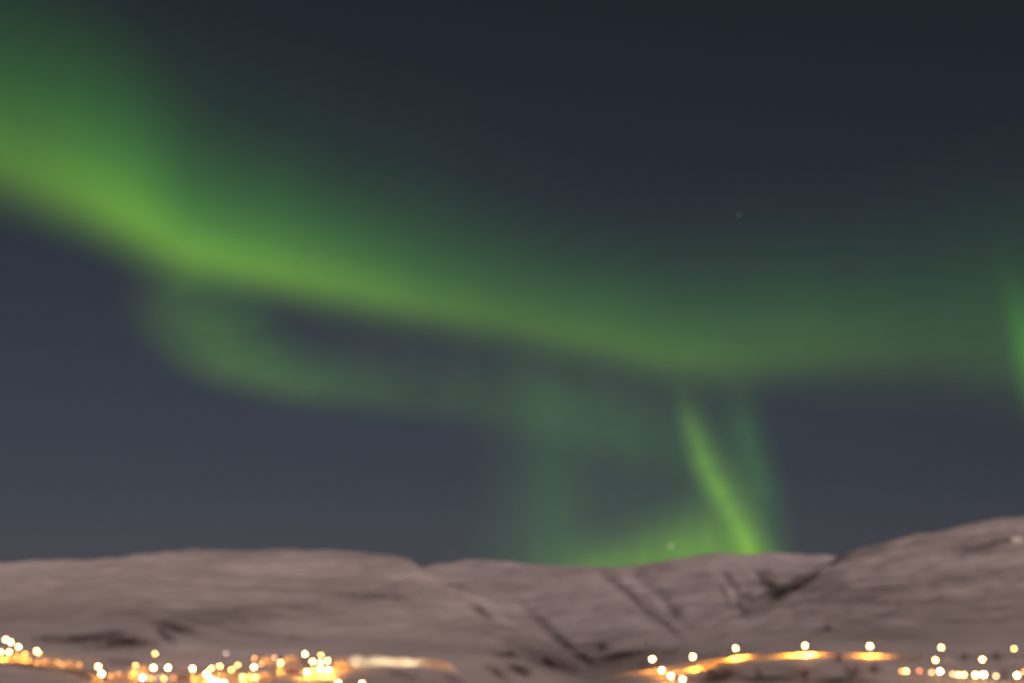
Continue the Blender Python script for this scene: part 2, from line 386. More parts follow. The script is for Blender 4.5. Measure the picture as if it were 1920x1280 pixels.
def pole_mesh(h):
    bm = bmesh.new()
    add_lathe(bm, [(.16, -.8), (.16, .5), (.13, .56), (.09, .7), (.055, h-.62), (.11, h-.6), (.11, h-.46)], 10)
    return from_bm('pole', bm, M_pole, True)
def hood_mesh():
    bm = bmesh.new()
    add_lathe(bm, [(.36, .26), (.40, .29), (.30, .42), (.10, .50), (.03, .60)], 14)
    return from_bm('hood', bm, M_hood, True)
def globe_mesh(kind, r=.46):
    bm = bmesh.new()
    n = 14; add_lathe(bm, [(max(.02, r*math.sin(math.pi*k/n)), -r*math.cos(math.pi*k/n)*.98) for k in range(n+1)], 14)
    return from_bm('globe', bm, M_glass[kind], True)
POLES, GLOBES, HOOD = {}, {}, hood_mesh()

def street_lamp(px, py, h, kind, label, group, beam=0.0, flood=0.0, col=(1.0, .34, .03), r=.46):
    p = seat(px, py, h)
    t = tag(empty('street_lamp', p, rng.uniform(0, 6)), label, 'street lamp', group)
    hk = round(h*2)/2
    if hk not in POLES: POLES[hk] = pole_mesh(hk)
    if (kind, r) not in GLOBES: GLOBES[(kind, r)] = globe_mesh(kind, r)
    dz = h - hk
    a = mesh_obj('pole', POLES[hk], t); a.location.z = dz
    g = mesh_obj('globe', GLOBES[(kind, r)], t); g.location.z = h
    hd = mesh_obj('hood', HOOD, t); hd.location.z = h + r - .42
    if flood:
        l = bpy.data.lights.new('lamp_light', 'POINT'); l.energy = flood; l.color = col; l.shadow_soft_size = .3
        lo = bpy.data.objects.new('lamp_light', l); C.objects.link(lo); lo.parent = t; lo.location.z = h - r - .05
    if beam:
        l = bpy.data.lights.new('lamp_light', 'SPOT'); l.energy = beam*8; l.color = col; l.spot_size = R(165); l.spot_blend = 0.5; l.shadow_soft_size = 0.3
        lo = bpy.data.objects.new('lamp_light', l); C.objects.link(lo); lo.parent = t; lo.location.z = h - r - .05
    return t

G1 = 'street lamps along the curving road'; G2 = 'lamps scattered on the right hillside'; G3 = 'low lamps in a row at the lower right'
G4 = 'lamps down the left edge street'; G5 = 'lamps of the left village'
LAMPS = [
 (1223,1234.5,6.0,'white','lamp at the foot of the curving road, tall one above its leftmost bend',G1,2500),
 (1240.6,1255,3.2,'white','uppermost of three low lamps stepping down across the road\'s lower end',G1,1200),
 (1257.5,1266,3.0,'white','middle of three low lamps stepping down across the road\'s lower end',G1,1200),
 (1280,1272,2.6,'white','lowest of three low lamps stepping down across the road\'s lower end',G1,1200),
 (1299,1230,6.0,'white','lamp standing clear above the road where it starts to climb',G1,9000),
 (1379.5,1214,5.4,'white','lamp over the bright orange bend where the road levels out',G1,22000),
 (1509.7,1209,4.6,'white','lamp above the brightest white pool of light on the road',G1,36000),
 (1631,1210,4.6,'white','lamp above the flat orange pool at the far end of the road',G1,6500),
 (1764.7,1212.6,5.5,'warm','upper lamp of the close pair standing right of the road\'s end',G2,0),
 (1754,1236,5.5,'warm','lower lamp of the close pair standing right of the road\'s end',G2,0),
 (1842,1235,5.5,'warm','single lamp right above the brightest pair of the low row',G2,0),
 (1901.4,1215,5.5,'yellow','small yellow lamp high beside the right edge of the view',G2,0),
 (1699,1257,2.6,'yellow','yellow lamp at the left end of the low row',G3,0),
 (1691,1257,2.4,'orange','faint orange lamp touching the yellow one at the left end of the low row',G3,0),
 (1724,1256.5,2.6,'red','small reddish orange lamp alone in the low row',G3,0),
 (1747,1259,2.4,'peach','dim peach lamp just left of the first bright white lamp of the low row',G3,0),
 (1762.5,1257,2.8,'white','first bright white lamp of the low row, right of the reddish one',G3,0),
 (1786.6,1262.5,2.4,'peach','dim peach lamp at the left of the tight trio in the low row',G3,0),
 (1797.5,1263.6,2.4,'yellow','middle lamp of the tight trio in the low row',G3,0),
 (1807.5,1263.6,2.4,'yellow','right lamp of the tight trio in the low row',G3,0),
 (1829,1264,2.4,'warm','smaller left lamp of the touching white pair in the low row',G3,0),
 (1844.5,1263.5,2.6,'white','larger right lamp of the touching white pair in the low row',G3,0),
 (1867.5,1266,2.4,'peach','dim peach lamp trailing right of the touching white pair',G3,0),
 (1907,1264.7,2.8,'white','bright white lamp at the right end of the low row',G3,0),
 (1921,1258,2.8,'orange','orange lamp cut by the right edge beside the last white lamp',G3,0),
 # left edge street
 (11,1198,5.6,'white','topmost bright lamp at the left edge, left one of a merged pair',G4,0),
 (20,1203,5.2,'white','topmost bright lamp at the left edge, right one of a merged pair',G4,0),
 (1,1221,4.0,'white','white lamp cut by the left edge of the view',G4,700),
 (17,1221,4.0,'white','white lamp just below the merged pair at the left edge',G4,700),
 (35,1212,4.6,'white','white lamp stepping down right from the merged pair at the left edge',G4,500),
 (47,1225,3.6,'amber','amber lamp between the left edge cluster and the lone white lamp',G4,300),
 (69,1219.5,4.6,'white','upper lamp of the lone slanting white pair right of the left edge cluster',G4,0),
 (73,1225,4.4,'white','lower lamp of the lone slanting white pair right of the left edge cluster',G4,400),
 (184,1248.5,4.4,'white','upper lamp of the slanting white pair at the foot of the left street',G4,0),
 (191,1262,4.0,'white','lower lamp of the slanting white pair at the foot of the left street',G4,400),
 # village
 (254,1247,4.4,'yellow','yellow lamp at the upper left corner of the village cluster',G5,0),
 (252,1260,3.2,'amber','amber lamp under the yellow one at the village cluster\'s left corner',G5,300),
 (267,1269,3.2,'cool','white lamp with a violet cast low in the village cluster\'s left corner',G5,0),
 (271,1253,4.0,'peach','dim pinkish lamp between the yellow and white lamps of the village\'s left corner',G5,300),
 (291,1224.5,6.6,'yellow','yellow lamp standing alone above the village cluster\'s left part',G5,0),
 (288,1251,4.4,'white','left one of two merged white lamps under the lone high yellow lamp',G5,1500),
 (301,1257,3.8,'white','right one of two merged white lamps under the lone high yellow lamp',G5,900),
 (315,1250.5,4.4,'white','round white lamp just right of the merged pair under the high yellow lamp',G5,900),
 (307,1271,2.6,'amber','amber lamp lowest below the merged white pair',G5,0),
 (361,1252.5,4.4,'white','lone white lamp in the gap between the two village clusters',G5,500),
 (387,1262,3.2,'white','upper lamp of the white chain slanting to the bottom edge',G5,300),
 (394,1271,2.6,'white','middle lamp of the white chain slanting to the bottom edge',G5,300),
 (406,1277,2.4,'white','lowest lamp of the white chain, cut by the bottom edge',G5,0),
 (420,1278,2.4,'white','lamp at the bottom edge right of the slanting white chain',G5,0),
 (396,1252,4.4,'warm','left lamp of the pair at the top left of the middle cluster',G5,0),
 (412,1248,4.6,'warm','right lamp of the pair at the top left of the middle cluster',G5,300),
 (424,1224,6.6,'pale','faint pale pink lamp standing alone highest above the middle cluster',G5,0),
 (434,1254,4.0,'yellow','small yellow lamp below right of the middle cluster\'s top left pair',G5,0),
 (446,1246,4.6,'yellow','peach yellow lamp midway between the faint pale lamp and the crisp white one',G5,0),
 (455,1268,2.8,'yellow','left one of two broad yellow lamps low in the middle cluster',G5,900),
 (478,1268,2.8,'yellow','right one of two broad yellow lamps low in the middle cluster',G5,600),
 (476,1249.5,4.4,'white','crisp round white lamp in the centre of the middle cluster',G5,0),
 (477,1233,5.4,'amber','soft amber lamp above the crisp white lamp of the middle cluster',G5,0),
 (488,1244,4.6,'peach','dim peach lamp touching the right side of the crisp white lamp',G5,0),
 (526,1241.5,4.8,'warm','bright warm lamp between the middle cluster and the brightest cluster',G5,300),
 (515,1232,5.4,'peach','dim peach lamp up left of the bright warm lamp between the clusters',G5,0),
 (572,1225,6.0,'white','white lamp standing out at the upper left of the brightest cluster',G5,0),
 (602,1227,5.6,'yellow','yellow lamp on the top of the brightest cluster',G5,0),
 (586,1239,5.0,'white','left lamp in the upper row of the brightest cluster',G5,700),
 (601,1241,4.8,'white','middle lamp in the upper row of the brightest cluster',G5,700),
 (614,1238,5.0,'white','right lamp in the upper row of the brightest cluster',G5,700),
 (600,1253,3.6,'white','middle lamp in the lower row of the brightest cluster',G5,900),
 (616,1255,3.4,'white','right lamp in the lower row of the brightest cluster',G5,900),
 (576,1259,3.2,'white','left lamp in the lower row of the brightest cluster',G5,1500),
 (634,1279,2.4,'warm','lamp cut by the bottom edge just right of the brightest cluster',G5,0),
 (679,1280,2.4,'warm','lamp cut by the bottom edge alone beneath the pale snow track',G5,0),
]
FLOOD = {(301,1257): 90000, (361,1252.5): 60000, (476,1249.5): 80000, (601,1241): 55000, (69,1219.5): 30000, (526,1241.5): 20000, (184,1248.5): 12000, (1379.5,1214): 44000, (1299,1230): 22000, (1509.7,1209): 60000, (1631,1210): 20000}     # extra point lights added at these lamps to brighten snow and road around
for a in LAMPS: street_lamp(*a[:6], beam=a[6]*({G4: 6, G5: 8}.get(a[5], 1.8)), flood=FLOOD.get(a[:2], 0), r=(.40, .46, .43, .50)[int(a[0]*7 + a[1]) % 4])

# floodlights over the pale track: long low beams along it
M_flood = material("flood_glass", (.8, .8, .8), .4, None, (1.0, .82, .5), 5)
def floodlight(col, side, energy, label):
    b = seat(col, 1245, 0.0); toward = Vector((-b.x, -b.y, 0)).normalized()
    p = b + toward*30 + Vector((-toward.y, toward.x, 0))*side; p.z = ground_at(math.atan2(p.x, p.y), math.hypot(p.x, p.y)); t = tag(empty('floodlight', p), label, 'floodlight', 'floodlights along the pale bank')
    if 4.0 not in POLES: POLES[4.0] = pole_mesh(4.0)
    mesh_obj('pole', POLES[4.0], t)
    q = b + Vector((0, 0, 3.0)); d = (q - p - Vector((0, 0, 4.2)))
    rz = math.atan2(d.y, d.x)
    bm = bmesh.new(); add_box(bm, -.12, .12, -.28, .28, -.18, .2); h = mesh_obj('housing', from_bm('housing', bm, M_hood), t); h.location.z = 4.0; h.rotation_euler.z = rz
    bm = bmesh.new(); add_box(bm, .122, .135, -.24, .24, -.14, .16); g = mesh_obj('lens', from_bm('lens', bm, M_flood), t); g.location.z = 4.0; g.rotation_euler.z = rz
    l = bpy.data.lights.new('lamp_light', 'SPOT'); l.energy = energy; l.color = (1.0, .80, .46); l.spot_size = R(110); l.spot_blend = 1.0; l.shadow_soft_size = .2
    lo = bpy.data.objects.new('lamp_light', l); C.objects.link(lo); lo.parent = t
    dv = d.normalized(); lo.location = Vector((0, 0, 4.2)) + dv*.5; lo.rotation_euler = dv.to_track_quat('-Z', 'Y').to_euler()
floodlight(688, -2, 46000, 'floodlight seen from behind in front of the pale snow bank, nearest the bright cluster')
floodlight(745, 2, 17000, 'floodlight seen from behind in front of the pale snow bank, right one of two')

# ------------------------------------------------------------------ houses
M_wall = [material("brown_planks", (.15, .085, .055), .8, ((.10, .06, .04), 1.5)), material("ochre_planks", (.50, .30, .11), .8, ((.40, .24, .09), 1.5)),
          material("white_planks", (.72, .68, .6), .8, ((.6, .56, .5), 1.5))]
M_roof = material("snowy_roof", (.42, .40, .39), .8, ((.2, .18, .17), .8))
M_brick = material("chimney_brick", (.24, .13, .1), .9, ((.16, .09, .08), 5.0))
M_door = material("door_wood", (.14, .08, .05), .6, ((.1, .06, .04), 4.0))
M_frame = material("window_frame", (.75, .73, .7), .6, ((.65, .62, .6), 3.0))
M_win = material("lit_window", (.3, .2, .1), .3, None, (1.0, .42, .08), 3.2)
M_porch = material("porch_bulb", (.8, .8, .8), .4, None, (1.0, .48, .12), 25)

def house(px, py, w_, d_, rz, wall, porch, label, lit=True, r0=430.0):
    p = seat(px, py, 1.5, r0)
    face = math.atan2(-p.x, p.y) + rz                       # +x along the front, front looks to -y (towards the viewer)
    t = tag(empty('house', p, face), label, 'house', 'small snow roofed houses')
    hw, hd, H, rise = w_/2, d_/2, 2.9, d_*.36
    bm = bmesh.new()
    pts = [(-hd, -1.2), (hd, -1.2), (hd, H), (0, H+rise), (-hd, H)]
    a = [bm.verts.new((-hw, y, z)) for y, z in pts]; b = [bm.verts.new((hw, y, z)) for y, z in pts]
    bm.faces.new(a); bm.faces.new(b[::-1])
    for k in range(5): bm.faces.new((a[k], b[k], b[(k+1)%5], a[(k+1)%5]))
    bmesh.ops.recalc_face_normals(bm, faces=bm.faces); mesh_obj('wall', from_bm('wall', bm, M_wall[wall]), t)
    bm = bmesh.new(); e, s = .45, rise/hd
    lo = [(-hd-e, H-e*s), (0, H+rise), (hd+e, H-e*s)]
    prof = [(y, z+.05) for y, z in lo] + [(y*.99, z+.38) for y, z in lo[::-1]]
    a = [bm.verts.new((-hw-.4, y, z)) for y, z in prof]; b = [bm.verts.new((hw+.4, y, z)) for y, z in prof]
    n = len(prof)
    for k in range(n): bm.faces.new((a[k], b[k], b[(k+1)%n], a[(k+1)%n]))
    for v in (a, b): bm.faces.new((v[0], v[1], v[4], v[5])); bm.faces.new((v[1], v[2], v[3], v[4]))
    bmesh.ops.recalc_face_normals(bm, faces=bm.faces); rf = mesh_obj('roof', from_bm('roof', bm, M_roof), t)
    bm = bmesh.new(); add_box(bm, hw*.35, hw*.35+.6, -.3, .3, H+rise-.3, H+rise+1.0); add_box(bm, hw*.35-.08, hw*.35+.68, -.38, .38, H+rise+1.002, H+rise+1.12); mesh_obj('chimney', from_bm('chimney', bm, M_brick), rf)
    xs = np.linspace(-hw+1.3, hw-1.3, 3 if w_ < 11 else 4)
    for i, x in enumerate(xs):
        if i == 1:
            bm = bmesh.new(); add_box(bm, x-.5, x+.5, -hd-.06, -hd+.01, 0, 2.1); dr = mesh_obj('door', from_bm('door', bm, M_door), t)
            bm = bmesh.new(); add_box(bm, x+.32, x+.42, -hd-.12, -hd-.063, .98, 1.06); mesh_obj('handle', from_bm('handle', bm, M_pole), dr)
            continue
        bm = bmesh.new(); add_box(bm, x-.6, x+.6, -hd-.035, -hd-.03, .95, 2.15)
        wn = mesh_obj('window', from_bm('window', bm, M_win if (lit and i != 2) else M_hood), t)
        bm = bmesh.new()
        for x0, x1, z0, z1 in ((x-.7, x-.6, .95, 2.15), (x+.6, x+.7, .95, 2.15), (x-.7, x+.7, 2.152, 2.26), (x-.7, x+.7, .84, .948), (x-.03, x+.03, .952, 2.148)):
            add_box(bm, x0, x1, -hd-.08, -hd-.002, z0, z1)
        mesh_obj('frame', from_bm('frame', bm, M_frame), wn)
    if porch:
        x = xs[1]; bm = bmesh.new(); add_lathe(bm, [(.03, -.14), (.11, -.08), (.13, 0), (.11, .08), (.03, .14)], 10)
        pl = mesh_obj('porch_lamp', from_bm('porch_lamp', bm, M_porch, True), t); pl.location = (x, -hd-.35, 2.5)
        bm = bmesh.new(); add_box(bm, -.03, .03, .12, .36, -.02, .02); bk = mesh_obj('bracket', from_bm('bracket', bm, M_hood), pl)
        l = bpy.data.lights.new('lamp_light', 'POINT'); l.energy = porch; l.color = (1.0, .45, .09); l.shadow_soft_size = .15
        lo_ = bpy.data.objects.new('lamp_light', l); C.objects.link(lo_); lo_.parent = t; lo_.location = (x, -hd-2.2, 2.6)
HOUSES = [
 (86,1241,13,7,.15,1,420,'ochre house front glowing orange below the lone slanting lamp pair',True),
 (134,1245,11,7,-.1,1,300,'ochre house glowing dim orange halfway down the left street',True),
 (218,1266,9,6,.2,1,260,'small dim orange house between the left street lamps and the village',True),
 (258,1264,7,6,-.1,1,160,'narrow orange lit house at the left corner of the village cluster',True),
 (302,1270,10,6,.0,2,120,'white house beneath the merged white lamps of the village',True),
 (340,1268,8,6,.3,0,0,'dark brown house in the gap left of the lone white lamp',False),
 (501,1238,8,7,.1,1,420,'orange lit house behind the crisp white lamp of the middle cluster',True),
 (500,1266,8,6,-.2,1,300,'orange lit house low at the right end of the middle cluster',True),
 (545,1235,9,6,.1,1,150,'dim orange house left of the brightest cluster',True),
 (548,1256,9,6,-.1,0,0,'dark brown house in the shade just left of the brightest cluster',False),
 (640,1246,9,7,.1,1,420,'orange lit house on the right side of the brightest cluster',True),
 (662,1243,5,5,.2,0,0,'small dark hut where the pale snow track begins',False),
]
for h in HOUSES: house(*h[:8], lit=h[8])

# pale cabin high on the right hill
def cabin():
    p = seat(1907, 1011, 2.0, 1800, 3400)
    t = tag(empty('cabin', p, math.atan2(-p.x, p.y)), 'tiny pale cabin high on the right hill by the edge of the view', 'cabin')
    bm = bmesh.new(); add_box(bm, -9, 9, -5, 5, -6, 7); mesh_obj('wall', from_bm('wall', bm, M_wall[2]), t)
    bm = bmesh.new()
    a = [bm.verts.new((-10, y, z)) for y, z in ((-6, 7.01), (6, 7.01), (0, 10.5))]; b = [bm.verts.new((10, y, z)) for y, z in ((-6, 7.01), (6, 7.01), (0, 10.5))]
    bm.faces.new(a); bm.faces.new(b[::-1])
    for k in range(3): bm.faces.new((a[k], b[k], b[(k+1)%3], a[(k+1)%3]))
    bmesh.ops.recalc_face_normals(bm, faces=bm.faces); mesh_obj('roof', from_bm('roof', bm, M_roof), t)
cabin()

# ------------------------------------------------------------------ bare birch shrubs and low scrub
M_twig = material("birch_twigs", (.055, .036, .03), .9, ((.10, .065, .05), 2.0))
def shrub_mesh(seed, h=4.2):
    q = random.Random(seed); bm = bmesh.new()
    for s in range(7):
        a = q.uniform(0, 6.28); lean = q.uniform(.15, .55); d = Vector((math.cos(a)*lean, math.sin(a)*lean, 1)).normalized()
        ln = h*q.uniform(.6, 1); base = Vector((math.cos(a)*.2, math.sin(a)*.2, -.3))
        pts = [base + d*ln*k/4 + Vector((q.uniform(-.12, .12), q.uniform(-.12, .12), 0))*k for k in range(5)]
        add_tube(bm, pts, .075, .02, 5)
        for b in range(9):
            k = q.uniform(1.2, 4); p = pts[int(k)].lerp(pts[min(4, int(k)+1)], k % 1)
            e = Vector((q.uniform(-1, 1), q.uniform(-1, 1), q.uniform(.1, .9))).normalized()*q.uniform(.6, 1.3)
            add_tube(bm, [p, p+e*.5+Vector((0, 0, .05)), p+e], .028, .01, 3)
            for c_ in range(4):
                f = p + e*q.uniform(.3, 1); g = Vector((q.uniform(-1, 1), q.uniform(-1, 1), q.uniform(0, 1))).normalized()*q.uniform(.25, .55)
                add_tube(bm, [f, f+g], .02, .008, 3)
    return from_bm('branches', bm, M_twig)
SH = [shrub_mesh(k) for k in range(4)]
SHRUBS = [
 (1131,1210,1.5,'bare dark shrub alone in the snow left of the road\'s foot'),(1095,1234,1.7,'largest dark shrub at the mouth of the gully in the centre'),
 (1165,1231,1.5,'dark shrub beside the gully shrub, left of the lowest road lamps'),(1204,1249,1.2,'dark shrub under the tall lamp at the road\'s leftmost bend'),
 (1571,1235,1.2,'dark shrub below the gap between the two road light pools'),(1597,1262,1.5,'dark shrub in the snow left of the low lamp row'),
 (1637,1254,1.3,'dark shrub just right of its neighbour, left of the low lamp row'),(1510,1266,1.4,'dark shrub in the snow beneath the white pool on the road'),
 (1335,1268,1.8,'big dark shrub below the climbing bend of the road'),(1362,1264,1.7,'dark shrub right of the big one below the climbing bend'),
 (1810,1232,1.1,'dark shrub between the close lamp pair and the single lamp'),(1868,1231,1.2,'dark shrub right beside the single hillside lamp'),
 (958,1224,1.4,'dark shrub on the slope right of the pale snow track'),(1552,1178,2.2,'dark shrub patch on the open hillside above the road'),
 (208,1208,2.0,'dark shrub on the terrace above the dim orange house'),(243,1204,2.0,'dark shrub on the terrace left of the high yellow lamp'),
 (1885,1266,1.1,'low dark shrub left of the last white lamp'),(1424,1268,1.3,'dark shrub at the bottom below the level stretch of road'),
]
for k, (x, y, s, lab) in enumerate(SHRUBS):
    p = seat(x, y, 1.0*s, 430, 2600); t = tag(empty('shrub', p, rng.uniform(0, 6)), lab, 'shrub', 'bare dark shrubs in the snow'); t.scale = (s, s, s*.9)
    mesh_obj('branches', SH[k % 4], t)

def scrub():
    q = random.Random(11); V, F = [], []
    areas = [(165,1197,75,7,170),(240,1204,45,8,120),(330,1178,35,8,70),(1370,1268,60,9,150),(1460,1273,60,6,110),(1580,1274,70,5,110),(1165,1230,45,6,70),(1215,1222,30,6,50),
             (980,1255,25,10,60),(1040,1238,25,9,60),(60,1246,60,5,70),(160,1262,40,5,60),(560,1247,30,6,40),(700,1248,40,4,30),(1850,1240,60,9,40),(1700,1235,60,10,40),(300,1277,60,3,60),(750,1266,60,5,40),(1250,1215,60,12,50)]
    for x, y, a, b, n in areas:
        for _ in range(int(n*1.6)):
            p = seat(x + q.gauss(0, a*.6), y + q.gauss(0, b*.6), 0.3, 430, 2400)
            sz = p.length*.0011*q.uniform(.6, 1.5)
            for s in range(16):
                an = q.uniform(0, 6.28); d = Vector((math.cos(an), math.sin(an), q.uniform(.4, 1.6))).normalized()*sz*q.uniform(.6, 1.2)
                o = p + Vector((q.uniform(-.5, .5), q.uniform(-.5, .5), 0))*sz - Vector((0, 0, .2)); sd = Vector((-math.sin(an), math.cos(an), 0))*sz*.05
                i = len(V); V += [o-sd, o+sd, o+d]; F.append((i, i+1, i+2))
                m_ = o + d*.5; e = Vector((q.uniform(-1, 1), q.uniform(-1, 1), .6))*sz*.5; i = len(V); V += [m_-sd*.7, m_+sd*.7, m_+e]; F.append((i, i+1, i+2))
    me = bpy.data.meshes.new('scrub'); me.from_pydata([tuple(v) for v in V], [], F); me.materials.append(M_twig)
    tag(mesh_obj('scrub', me), 'dark brown heath scrub poking through the snow between the lamps', 'scrub', kind='stuff')
scrub()

# ------------------------------------------------------------------ the aurora: thin glowing curtains of air far beyond the hills
def aurora_material(name, vstops, ustops, low, high, strength, rays=(9.0, .18), edge=None):
    """Light given off per area: a profile up the curtain (v) times the current's strength along it (u), with faint upright rays."""
    m = bpy.data.materials.new(name); m.use_nodes = True; t = m.node_tree; t.nodes.clear(); K = t.links.new
    o = t.nodes.new('ShaderNodeOutputMaterial'); add = t.nodes.new('ShaderNodeAddShader'); tr = t.nodes.new('ShaderNodeBsdfTransparent'); em = t.nodes.new('ShaderNodeEmission')
    uv = t.nodes.new('ShaderNodeUVMap'); uv.uv_map = 'curtain'; sp = t.nodes.new('ShaderNodeSeparateXYZ'); K(uv.outputs[0], sp.inputs[0])
    def ramp(stops):
        r = t.nodes.new('ShaderNodeValToRGB'); r.color_ramp.interpolation = 'B_SPLINE' if len(stops) > 2 else 'EASE'
        e = r.color_ramp.elements
        while len(e) < len(stops): e.new(0.5)
        for k, (p, v) in enumerate(stops): e[k].position = p; e[k].color = (v, v, v, 1)
        return r
    a, b = ramp(vstops), ramp(ustops)
    # gentle sway of the curtain's foot
    nz = t.nodes.new('ShaderNodeTexNoise'); nz.noise_dimensions = '1D'; nz.inputs['Scale'].default_value = 7.0; nz.inputs['Detail'].default_value = 2; K(sp.outputs[0], nz.inputs['W'])
    sw = t.nodes.new('ShaderNodeMath'); sw.operation = 'MULTIPLY_ADD'; K(nz.outputs['Fac'], sw.inputs[0]); sw.inputs[1].default_value = .05; sw.inputs[2].default_value = -.025
    vv = t.nodes.new('ShaderNodeMath'); vv.operation = 'ADD'; K(sp.outputs[1], vv.inputs[0]); K(sw.outputs[0], vv.inputs[1])
    K(vv.outputs[0], a.inputs[0]); K(sp.outputs[0], b.inputs[0])
    m1 = t.nodes.new('ShaderNodeMath'); m1.operation = 'MULTIPLY'; K(a.outputs[0], m1.inputs[0]); K(b.outputs[0], m1.inputs[1])
    n = t.nodes.new('ShaderNodeTexNoise'); n.inputs['Scale'].default_value = 1.0; n.inputs['Detail'].default_value = 3
    mp = t.nodes.new('ShaderNodeMapping'); mp.inputs['Scale'].default_value = (rays[0], rays[0]*.12, 1); K(uv.outputs[0], mp.inputs[0]); K(mp.outputs[0], n.inputs['Vector'])
    r = t.nodes.new('ShaderNodeMapRange'); r.inputs[1].default_value = .3; r.inputs[2].default_value = .7; r.inputs[3].default_value = 1-rays[1]; r.inputs[4].default_value = 1+rays[1]; K(n.outputs['Fac'], r.inputs[0])
    m2 = t.nodes.new('ShaderNodeMath'); m2.operation = 'MULTIPLY'; K(m1.outputs[0], m2.inputs[0]); K(r.outputs[0], m2.inputs[1])
    m3 = t.nodes.new('ShaderNodeMath'); m3.operation = 'MULTIPLY'; K(m2.outputs[0], m3.inputs[0]); m3.inputs[1].default_value = strength
    cm = t.nodes.new('ShaderNodeMapRange'); cm.interpolation_type = 'SMOOTHSTEP'; cm.inputs[1].default_value = .12; cm.inputs[2].default_value = .62; cm.inputs[3].default_value = 1; cm.inputs[4].default_value = 0; K(vv.outputs[0], cm.inputs[0])
    mx = t.nodes.new('ShaderNodeMix'); mx.data_type = 'RGBA'; mx.inputs[6].default_value = (*high, 1); mx.inputs[7].default_value = (*low, 1); K(cm.outputs[0], mx.inputs[0])
    K(mx.outputs[2], em.inputs[0]); K(m3.outputs[0], em.inputs[1])
    K(tr.outputs[0], add.inputs[0]); K(em.outputs[0], add.inputs[1]); K(add.outputs[0], o.inputs[0])
    m.cycles.emission_sampling = 'NONE'
    return m

def curtain(name, stations, dist, mat, parent, label=None, nu=160, nv=24):
    """stations: (foot column, foot row, top column, top row) - the sight lines to the foot and the top, at their real distance."""
    st = np.array(stations, float)
    k = np.concatenate([[0], np.cumsum(np.hypot(np.diff(st[:,0]), np.diff(st[:,1])) + 1e-6)]); k /= k[-1]
    q = np.linspace(0, 1, nu); P = [pchip(k, st[:, i], q) for i in range(4)]
    V, F, UV = [], [], []
    for i in range(nu):
        for j in range(nv):
            v = j/(nv-1); d = direction(P[0][i] + (P[2][i]-P[0][i])*v, P[1][i] + (P[3][i]-P[1][i])*v)
            V.append(tuple(d*dist*(1 + .10*math.sin(3*q[i] + .6) + .05*v))); UV.append((q[i], v))
    for i in range(nu-1):
        for j in range(nv-1): F.append((i*nv+j, (i+1)*nv+j, (i+1)*nv+j+1, i*nv+j+1))
    me = bpy.data.meshes.new(name); me.from_pydata(V, [], F); ul = me.uv_layers.new(name='curtain')
    for l in me.loops: ul.data[l.index].uv = UV[l.vertex_index]
    for p in me.polygons: p.use_smooth = True
    me.materials.append(mat); o = mesh_obj(name, me, parent)
    if label: o['label'] = label
    return o

AUR = tag(empty('aurora', (0, 0, CAMZ)), 'green aurora of a long slanting band, a fainter loop and a bright ray', 'aurora')
LOW, HIGH, TEAL = (.42, 1.0, .03), (.20, 1.0, .07), (.26, 1.0, .14)
V_SOFT = [(0, 0), (.06, .05), (.14, .34), (.23, .95), (.30, .95), (.42, .56), (.60, .24), (.80, .07), (1, 0)]
band = [(-120,390,-140,-170),(0,435,-10,-110),(130,482,110,-40),(260,534,270,60),(360,562,400,200),(500,592,530,250),(650,624,690,295),(800,652,840,330),(950,680,990,370),(1100,712,1130,395),(1250,745,1280,420),
        (1400,758,1420,430),(1550,748,1560,420),(1700,750,1700,400),(1850,775,1830,380),(2050,800,2000,330)]
curtain('band', band, 60000, aurora_material('aurora_band', V_SOFT,
        [(0, .53), (.08, .66), (.15, 1.0), (.21, 1.05), (.32, .88), (.42, .52), (.52, .38), (.62, .34), (.70, .27), (.78, .13), (.88, .07), (1, .07)], LOW, HIGH, .275, (9, .10)), AUR, 'long bright band slanting down to the right')
# broad dim veils: above the left end of the band, along its dim right end, and inside the loop
curtain('veil', [(-200,380,-200,-330),(0,430,0,-260),(150,480,140,-170),(290,560,310,-60),(420,620,540,40),(620,660,800,120),(800,690,1000,200),(960,700,1150,260)], 66000, aurora_material('aurora_veil',
        [(0, 0), (.12, .1), (.25, .75), (.4, .9), (.6, .6), (.8, .22), (1, 0)], [(0, .5), (.2, .6), (.35, .8), (.5, .85), (.7, .6), (.88, .25), (1, 0)], LOW, HIGH, .034, (9, .2)), AUR)
curtain('veil', [(700,640,720,200),(900,700,920,240),(1100,750,1110,290),(1300,800,1300,320),(1500,805,1500,310),(1700,815,1690,280),(1900,845,1880,230),(2100,850,2080,200)], 67000, aurora_material('aurora_far_veil',
        [(0, 0), (.12, .10), (.24, .5), (.36, .95), (.44, .9), (.60, .42), (.8, .13), (1, 0)], [(0, 0), (.15, .2), (.35, .65), (.55, 1.0), (.75, 1), (1, .9)], LOW, HIGH, .044, (6, .18)), AUR)
curtain('veil', [(400,740,420,520),(560,790,560,540),(720,800,720,560),(880,810,880,590),(1020,830,1020,610),(1160,850,1160,640),(1290,880,1290,670)], 71000, aurora_material('aurora_inner_veil',
        [(0, 0), (.2, .3), (.45, 1), (.7, .7), (.88, .3), (1, 0)], [(0, 0), (.2, .6), (.4, .7), (.6, .9), (.8, 1), (1, 0)], (.5, 1, .2), (.5, 1, .2), .022, (10, .4)), AUR)
